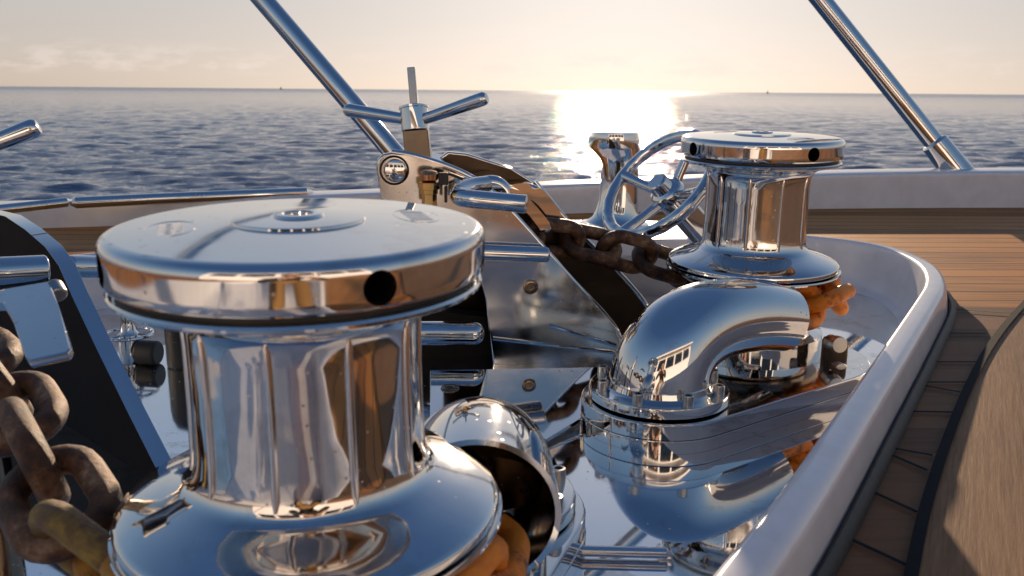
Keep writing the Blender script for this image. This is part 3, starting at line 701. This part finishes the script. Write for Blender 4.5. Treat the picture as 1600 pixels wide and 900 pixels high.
# post, nut, arms, spindle
axs = (pt(643, 106, 1.702) - pt(655, 245, 1.702)).normalized(); fx = frame(axs)
pb = pt(655, 246, 1.702); pn_ = pt(649.5, 205, 1.702); ph_ = pt(647, 166, 1.702)
bm = bmesh.new(); c = (pb + pn_) / 2; rotx = (fx[0] * math.cos(.9) + fx[1] * math.sin(.9), -fx[0] * math.sin(.9) + fx[1] * math.cos(.9), fx[2])
box(bm, c - axs * .01, .050, .042, (pb - pn_).length + .02, ax=(RT - axs * RT.dot(axs), axs.cross(RT).normalized(), axs), bev=.003); bobj('screw_post', bm, M['bronze_steel'], st)
bm = bmesh.new(); L = (ph_ - pn_).length; lathe(bm, [(.02, 0), (.0265, 0), (.0275, .002), (.0275, L - .006), (.029, L - .005), (.029, L - .001), (.0275, L), (.01, L)], 56, pn_, axs); nut = bobj('nut', bm, M['steel'], st)
bm = bmesh.new(); c = (ph_ + pt(643, 106, 1.702)) / 2; box(bm, c, .0155, .0155, (ph_ - pt(643, 106, 1.702)).length, ax=(RT - axs * RT.dot(axs), axs.cross(RT).normalized(), axs), bev=.0015); bobj('spindle', bm, M['satin'], st)
for a, b in (((660, 187, 1.693), (756, 154, 1.638)), ((640, 187, 1.702), (544, 172, 1.738))):
    bm = bmesh.new(); p, q = pt(*a), pt(*b); d = (q - p).normalized(); L = (q - p).length + .008
    lathe(bm, [(.0105, 0), (.0110, .01), (.0128, L * .6), (.0135, L - .012), (.0127, L - .006), (.009, L - .0015), (0, L)], 32, p, d); bobj('handle_arm', bm, M['pole'], st)
# claws over the chain: two broad polished fingers
for dd, cpx in ((.022, [(770, 303), (780, 296), (803, 294), (820, 302), (843, 328), (864, 354), (862, 365), (850, 367), (836, 348), (822, 330), (800, 322), (776, 318)]),
                (.078, [(780, 296), (797, 288), (831, 285), (852, 299), (870, 322), (885, 348), (878, 356), (864, 355), (854, 336), (834, 312), (806, 306), (784, 308)])):
    C = smoothpoly([ppl(x, y, A_ - npl * dd, npl) for x, y in cpx], 2)
    bm = bmesh.new(); slab(bm, C, -npl * .044, .017, seg=7); bobj('claw', bm, M['pole'], st, 50)
# bent lever bar in front
P = [pt(760, 288, 1.647), pt(735, 291, 1.620), pt(718, 298, 1.588), pt(716, 307, 1.569), pt(728, 310, 1.556), pt(770, 314, 1.546), pt(822, 319, 1.537)]
P = smoothpoly(P, 3, closed=False); bm = bmesh.new(); sweep(bm, P, .0165, 24); bobj('lever_bar', bm, M['steel'], st)
# cross tube low on the cheek
bm = bmesh.new(); rod(bm, ppl(700, 392, A_ + npl * .018, npl), ppl(858, 398, A_ + npl * .018, npl), .0150, 32, .4); bobj('guide_tube', bm, M['steel'], st)
bm = bmesh.new(); rod(bm, pt(640, 521, 1.629), pt(757, 521, 1.629), .023, 40, .95); bobj('lower_tube', bm, M['steel'], st)
# screw in the cheek
pc = ppl(829, 448, A_, npl); bm = bmesh.new(); lathe(bm, [(.0150, -.001), (.0150, .001), (.012, .0028), (.0085, .003), (.0075, .0015), (.004, .0012), (0, .002)], 36, pc, npl); bobj('screw', bm, M['bronze_steel'], st)
# black block added as shade in the opening and a weld bead ridge
bm = bmesh.new(); slab(bm, [ppl(x, y, A_ - npl * .06, npl) for x, y in ((650, 482), (772, 497), (772, 562), (650, 562))], -npl * .05, .003); bobj('shade_block', bm, M['shade_black'], st)
bm = bmesh.new(); sweep(bm, [ppl(770, 529, A_ + npl * .002, npl), ppl(968, 552, A_ + npl * .002, npl)], .0035, 10); bobj('weld_seam', bm, M['steel'], st)
bm = bmesh.new(); sweep(bm, [ppl(858, 509, A_ + npl * .003, npl), ppl(962, 540, A_ + npl * .003, npl)], .004, 10); bobj('edge_rib', bm, M['steel'], st)
# plate added in front of the cheek, tilted to mirror blue sky
nb = Vector((0, -math.sin(R(5.5)), math.cos(R(5.5)))); Ab = A_ + Vector((0, -.006, .046))
bpx = [(672, 578), (1000, 572), (975, 612), (905, 655), (846, 692), (700, 694), (672, 694)]
bm = bmesh.new(); slab(bm, [ppl(x, y, Ab, nb) for x, y in bpx], -nb * .006, .002); bobj('sky_mirror_plate', bm, M['pole'], st)
pc = ppl(703, 607, Ab, nb); bm = bmesh.new(); lathe(bm, [(.0160, -.001), (.0160, .001), (.012, .0028), (.0085, .003), (.0075, .0015), (.004, .0012), (0, .002)], 36, pc, nb); bobj('screw', bm, M['bronze_steel'], st)
# brass valve on the cheek
bt = thing('brass_fitting', 'small brass and copper fitting with a black lever on the stopper cheek', 'fitting', pt(670, 325, 1.574))
bm = bmesh.new(); p = pt(671, 322, 1.574); lathe(bm, [(.014, 0), (.014, .022), (.016, .023), (.016, .03), (.019, .031), (.019, .043), (.014, .045), (.010, .046)], 6, p, (0, 0, 1)); bobj('body', bm, M['brass'], bt, 20)
bm = bmesh.new(); lathe(bm, [(.013, .046), (.016, .048), (.017, .058), (.014, .063), (.008, .065), (0, .065)], 24, p); bobj('cap', bm, M['copper'], bt)
bm = bmesh.new(); box(bm, p + Vector((.026, 0, .050)), .018, .012, .022, bev=.002); box(bm, p + Vector((.030, 0, .022)), .005, .008, .03, bev=.001); rod(bm, p + Vector((.034, 0, .06)), p + Vector((.062, -.004, .05)), .003, 10); bobj('lever', bm, M['black'], bt)

# ------------------------------------------------------------------ near-left chain stopper
P0 = Vector((-.467, 1.079, ZF)); dl = Vector((-.737, .676, 0)); nl = Vector((-.676, -.737, 0))
lt = thing('chain_stopper', 'dark chain stopper cut off by the left edge of the photo', 'chain stopper', P0, 'chain stoppers')
lp = [(286, 812), (262, 768), (200, 645), (150, 543), (112, 462), (92, 415), (70, 385), (38, 358), (8, 338), (-60, 322), (-200, 330)]
poly = [ppl(x, y, P0, nl) for x, y in lp]; e_ = poly[-1]
poly = [P0 + dl * (-.03) + Vector((0, 0, .004))] + poly[1:] + [Vector((e_.x, e_.y, ZF + .004))]
bm = bmesh.new(); slab(bm, poly, -nl * .024, .003, mat_side=0, mat_face=1, mat_back=0, seg=2); bobj('cheek_plate', bm, [M['pole'], M['shade_black']], lt, 30)  # outer face colored black for its shade and dark reflection
bm = bmesh.new(); rod(bm, pt(-60, 428, 1.19), pt(74, 421, 1.26), .0215, 32, .2); bobj('cross_bar', bm, M['steel'], lt)
bm = bmesh.new(); rod(bm, pt(95, 416, 1.37), pt(182, 418, 1.45), .0185, 32, .9); bobj('cross_bar', bm, M['steel'], lt)
tp = [pt(-40, 462, .87), pt(4, 452, .86), pt(78, 438, .87), pt(92, 480, .812), pt(112, 543, .763), pt(106, 552, .759), pt(46, 565, .75), pt(38, 556, .755), pt(20, 500, .804), pt(8, 470, .837), pt(-40, 478, .853)]
bm = bmesh.new(); nrm = (tp[2] - tp[1]).cross(tp[6] - tp[1]).normalized(); nrm = nrm if nrm.z < 0 else -nrm
slab(bm, tp, nrm * .009, .0025, seg=2); bobj('chain_tongue', bm, M['steel'], lt, 25)
bm = bmesh.new(); rod(bm, pt(83, 446, .875), pt(92, 462, .865), .009, 16, .3); bobj('tongue_pin', bm, M['satin'], lt)
bm = bmesh.new(); p, q = pt(-70, 246, 1.10), pt(62, 197, 1.12); d = (q - p).normalized(); L = (q - p).length
lathe(bm, [(.010, 0), (.0115, L * .6), (.0128, L - .014), (.0122, L - .006), (.009, L - .0015), (0, L)], 32, p, d); bobj('handle_arm', bm, M['steel'], lt)
bm = bmesh.new(); axl = Vector((.02, 0, 1)).normalized(); ns_ = pt(-78, 249, 1.09); lathe(bm, [(.027, -.03), (.0275, -.028), (.0275, .028), (.025, .03), (.007, .03), (.007, .08), (0, .08)], 40, ns_, axl); bobj('nut', bm, M['steel'], lt)
bm = bmesh.new(); e2 = Vector((ns_.x, ns_.y, ns_.z - .03)); sweep(bm, [e2, Vector((e2.x, e2.y, .006))], .024, 20); bobj('screw_post', bm, M['bronze_steel'], lt)

# ------------------------------------------------------------------ small fittings on the far side of the well
f0 = pz(205, 566, ZF + .004); t = thing('deck_wash_valve', 'slim chrome valve with a ring collar seen under the left rim of the large capstan', 'valve', f0)
s = (f0 - CAM).dot(FW) / FPX
bm = bmesh.new(); lathe(bm, [(.013 * 1.3, 0), (15 * s, 6 * s), (17 * s, 22 * s), (17 * s, 46 * s), (12 * s, 52 * s), (10 * s, 70 * s), (9 * s, 105 * s), (16 * s, 118 * s), (16 * s, 150 * s), (8 * s, 158 * s)], 40, f0); bobj('body', bm, M['steel'], t)
bm = bmesh.new(); rc = f0 + Vector((0, 0, 46 * s)); sweep(bm, [rc + Vector((math.cos(a), math.sin(a), 0)) * 36 * s for a in [i * math.pi / 24 for i in range(48)]], 2.6 * s, 10, closed=True)
for a in (0, 2.1, 4.2): sweep(bm, [rc, rc + Vector((math.cos(a), math.sin(a), 0)) * 36 * s], 2 * s, 8)
bobj('ring', bm, M['steel'], t)
bm = bmesh.new(); kx = f0 + Vector((14 * s, -4 * s, 18 * s)); rod(bm, kx, kx + Vector((34 * s, -5 * s, 0)), 19 * s, 28, .25); bobj('knob', bm, M['black'], t)
c0 = pz(282, 508, ZF + .004); bm = bmesh.new(); lathe(bm, [(.034, 0), (.036, .004), (.036, .09), (.033, .094), (.036, .098), (.036, .20), (.033, .225), (.024, .245), (.010, .254), (0, .255)], 40, c0)
tag(bobj('canister', bm, M['black']), 'black rounded canister standing behind the large capstan, mirrored in the floor', 'canister')

# ------------------------------------------------------------------ far boats
def farboat(px, kind, label):
    t = thing('sailing_boat', label, 'boat', (pz(px, 160, SEA).x * 0, 0, 0), 'boats on the horizon')
    D = 2600; d = (FW + RT * ((px - 800) / FPX) + UP * 0); az = math.atan2(d.x, d.y); c = Vector((math.sin(az) * D, math.cos(az) * D, SEA))
    t.location = c; bpy.context.view_layer.update()
    bm = bmesh.new(); slab(bm, [c + Vector(v) for v in ((-5, 0, .2), (5.4, 0, .2), (6.5, 0, 1.6), (-5.4, 0, 1.4))], (0, 2.4, 0), .2); bobj('hull', bm, M['hull'], t)
    bm = bmesh.new(); sweep(bm, [c + Vector((.5, 1.2, 1.3)), c + Vector((.5, 1.2, 9))], .12, 8); bobj('mast', bm, M['satin'], t)
    bm = bmesh.new(); slab(bm, [c + Vector(v) for v in ((.2, 1.15, 2), (.2, 1.15, 8.6), (-4, 1.15, 2.2))], (0, .1, 0), 0); bobj('sail', bm, M['sail'], t)
farboat(455, 0, 'tiny sailing boat on the horizon left of the slanted rail post')
farboat(1178, 1, 'tiny sailing boat on the horizon above the right capstan')

# ------------------------------------------------------------------ what stands behind the camera and shows in the polish
dh = thing('deckhouse', 'white deckhouse with a row of dark windows behind the camera, seen only as a reflection', 'deckhouse', (.4, -4.2, ZD))
bm = bmesh.new()
prf = [(-2.5, ZD), (-2.55, 1.05), (-3.05, 2.3), (-2.6, 2.4), (-2.6, 2.55), (-6.5, 2.6), (-6.5, ZD)]
slab(bm, [Vector((-3.0, y_, z_)) for y_, z_ in prf], (7.0, 0, 0), .03); bobj('walls', bm, M['gelcoat'], dh, 25)
for i in range(5):
    x0 = -2.6 + i * 1.3; bm = bmesh.new(); slab(bm, [Vector((x0, -2.585, 1.18)), Vector((x0 + 1.1, -2.585, 1.18)), Vector((x0 + 1.1, -2.985, 2.18)), Vector((x0, -2.985, 2.18))], (0, .012, .005), .003); bobj('window', bm, M['glass'], dh)

def person():
    J = {}; E = []; Rd = {}
    def j(n, p, r, par=None, mat=0):
        J[n] = Vector(p); Rd[n] = r
        if par: E.append((par, n))
    j('pelvis', (0, -.72, .36), (.155, .12)); j('waist', (0, -.64, .46), (.135, .105), 'pelvis'); j('chest', (0, -.50, .57), (.165, .115), 'waist')
    j('neckb', (0, -.39, .655), (.085, .075), 'chest'); j('neck', (0, -.355, .69), (.055, .058), 'neckb')
    j('jaw', (0, -.315, .715), (.062, .070), 'neck'); j('skull', (0, -.300, .775), (.075, .088), 'jaw'); j('crown', (0, -.310, .835), (.058, .066), 'skull')
    for s_, n in ((-1, 'l'), (1, 'r')):
        j('sh' + n, (s_ * .165, -.43, .625), (.072, .066), 'chest'); j('el' + n, (s_ * .245, -.24, .43), (.046, .046), 'sh' + n)
        j('wr' + n, (s_ * .115, -.125, .545), (.029, .026), 'el' + n); j('pa' + n, (s_ * .085, -.095, .585), (.034, .020), 'wr' + n)
        for k_, (dx, L) in enumerate(((-.022, .050), (-.008, .058), (.007, .055), (.021, .044))):
            b = Vector((s_ * (.078 + dx * .4), -.078, .600 + dx)); j('f%d%s' % (k_, n), b, (.0095, .0095), 'pa' + n)
            j('g%d%s' % (k_, n), b + Vector((-s_ * L * .45, .022, .004)), (.0088, .0088), 'f%d%s' % (k_, n)); j('h%d%s' % (k_, n), b + Vector((-s_ * L, .012, .002)), (.0075, .0075), 'g%d%s' % (k_, n))
        j('t1' + n, (s_ * .080, -.118, .572), (.011, .011), 'pa' + n); j('t2' + n, (s_ * .052, -.125, .575), (.0095, .0095), 't1' + n)
        j('hi' + n, (s_ * .10, -.70, .33), (.108, .10), 'pelvis'); j('th' + n, (s_ * .14, -.52, .26), (.086, .082), 'hi' + n); j('kn' + n, (s_ * .17, -.34, .185), (.062, .062), 'th' + n)
        j('ca' + n, (s_ * .165, -.52, .175), (.056, .052), 'kn' + n); j('an' + n, (s_ * .15, -.75, .160), (.038, .038), 'ca' + n); j('to' + n, (s_ * .15, -.86, .140), (.036, .024), 'an' + n)
    for n in J: J[n] = J[n] + Vector((-.02, .10, -.105))
    names = list(J); me = bpy.data.meshes.new('body'); me.from_pydata([J[n] for n in names], [(names.index(a), names.index(b)) for a, b in E], [])
    o = bpy.data.objects.new('tmp', me); col.objects.link(o)
    md = o.modifiers.new('s', 'SKIN'); md.use_smooth_shade = True
    for i, n in enumerate(names): me.skin_vertices[0].data[i].radius = Rd[n]; me.skin_vertices[0].data[i].use_root = (n == 'pelvis')
    sb = o.modifiers.new('d', 'SUBSURF'); sb.levels = 2; sb.render_levels = 2
    dg = bpy.context.evaluated_depsgraph_get(); m2 = bpy.data.meshes.new_from_object(o.evaluated_get(dg)); bpy.data.objects.remove(o)
    root = thing('person', 'person kneeling behind the camera in dark jacket and ochre trousers, seen only as a reflection', 'person', (0, -.6, 0))
    m2.materials.clear()
    b = link('body', m2, [M['skin'], M['jacket'], M['ochre'], M['black']], root, 180)
    for p in b.data.polygons:
        c = p.center; k_ = 1
        if c.y > -.275 and c.z > .590: k_ = 0
        elif c.y > -.028 and abs(c.x) < .14: k_ = 0
        elif c.z < .30 and c.y < -.15: k_ = 2
        if c.y < -.67 and c.z < .115: k_ = 3
        p.material_index = k_
    bm = bmesh.new(); bmesh.ops.create_uvsphere(bm, u_segments=28, v_segments=18, radius=1)
    dl_ = [v for v in bm.verts if v.co.y > .35 and v.co.z < .45]; bmesh.ops.delete(bm, geom=dl_, context='VERTS')
    for v in bm.verts: v.co = Vector((v.co.x * .086 - .02, v.co.y * .104 - .212, v.co.z * .098 + .680))
    bobj('hair', bm, M['hair'], root)
    for s_ in (-1, 1):
        bm = bmesh.new(); bmesh.ops.create_uvsphere(bm, u_segments=12, v_segments=8, radius=.011)
        for v in bm.verts: v.co += Vector((s_ * .030 - .02, -.126, .667))
        bobj('eye', bm, M['black'], root)
        bm = bmesh.new(); bmesh.ops.create_uvsphere(bm, u_segments=12, v_segments=8, radius=.02)
        for v in bm.verts: v.co = Vector((v.co.x * .4 + s_ * .080 - .02, v.co.y * .8 - .205, v.co.z * 1.5 + .660))
        bobj('ear', bm, M['skin'], root)
    bm = bmesh.new(); sweep(bm, [Vector((-.02, -.122, .670)), Vector((-.02, -.108, .645)), Vector((-.02, -.122, .637))], [.007, .012, .008], 10); bobj('nose', bm, M['skin'], root)
    bm = bmesh.new(); sweep(bm, [Vector((-.042, -.136, .617)), Vector((-.02, -.130, .615)), Vector((.002, -.136, .617))], [.003, .006, .003], 8); bobj('mouth', bm, M['copper'], root)
person()
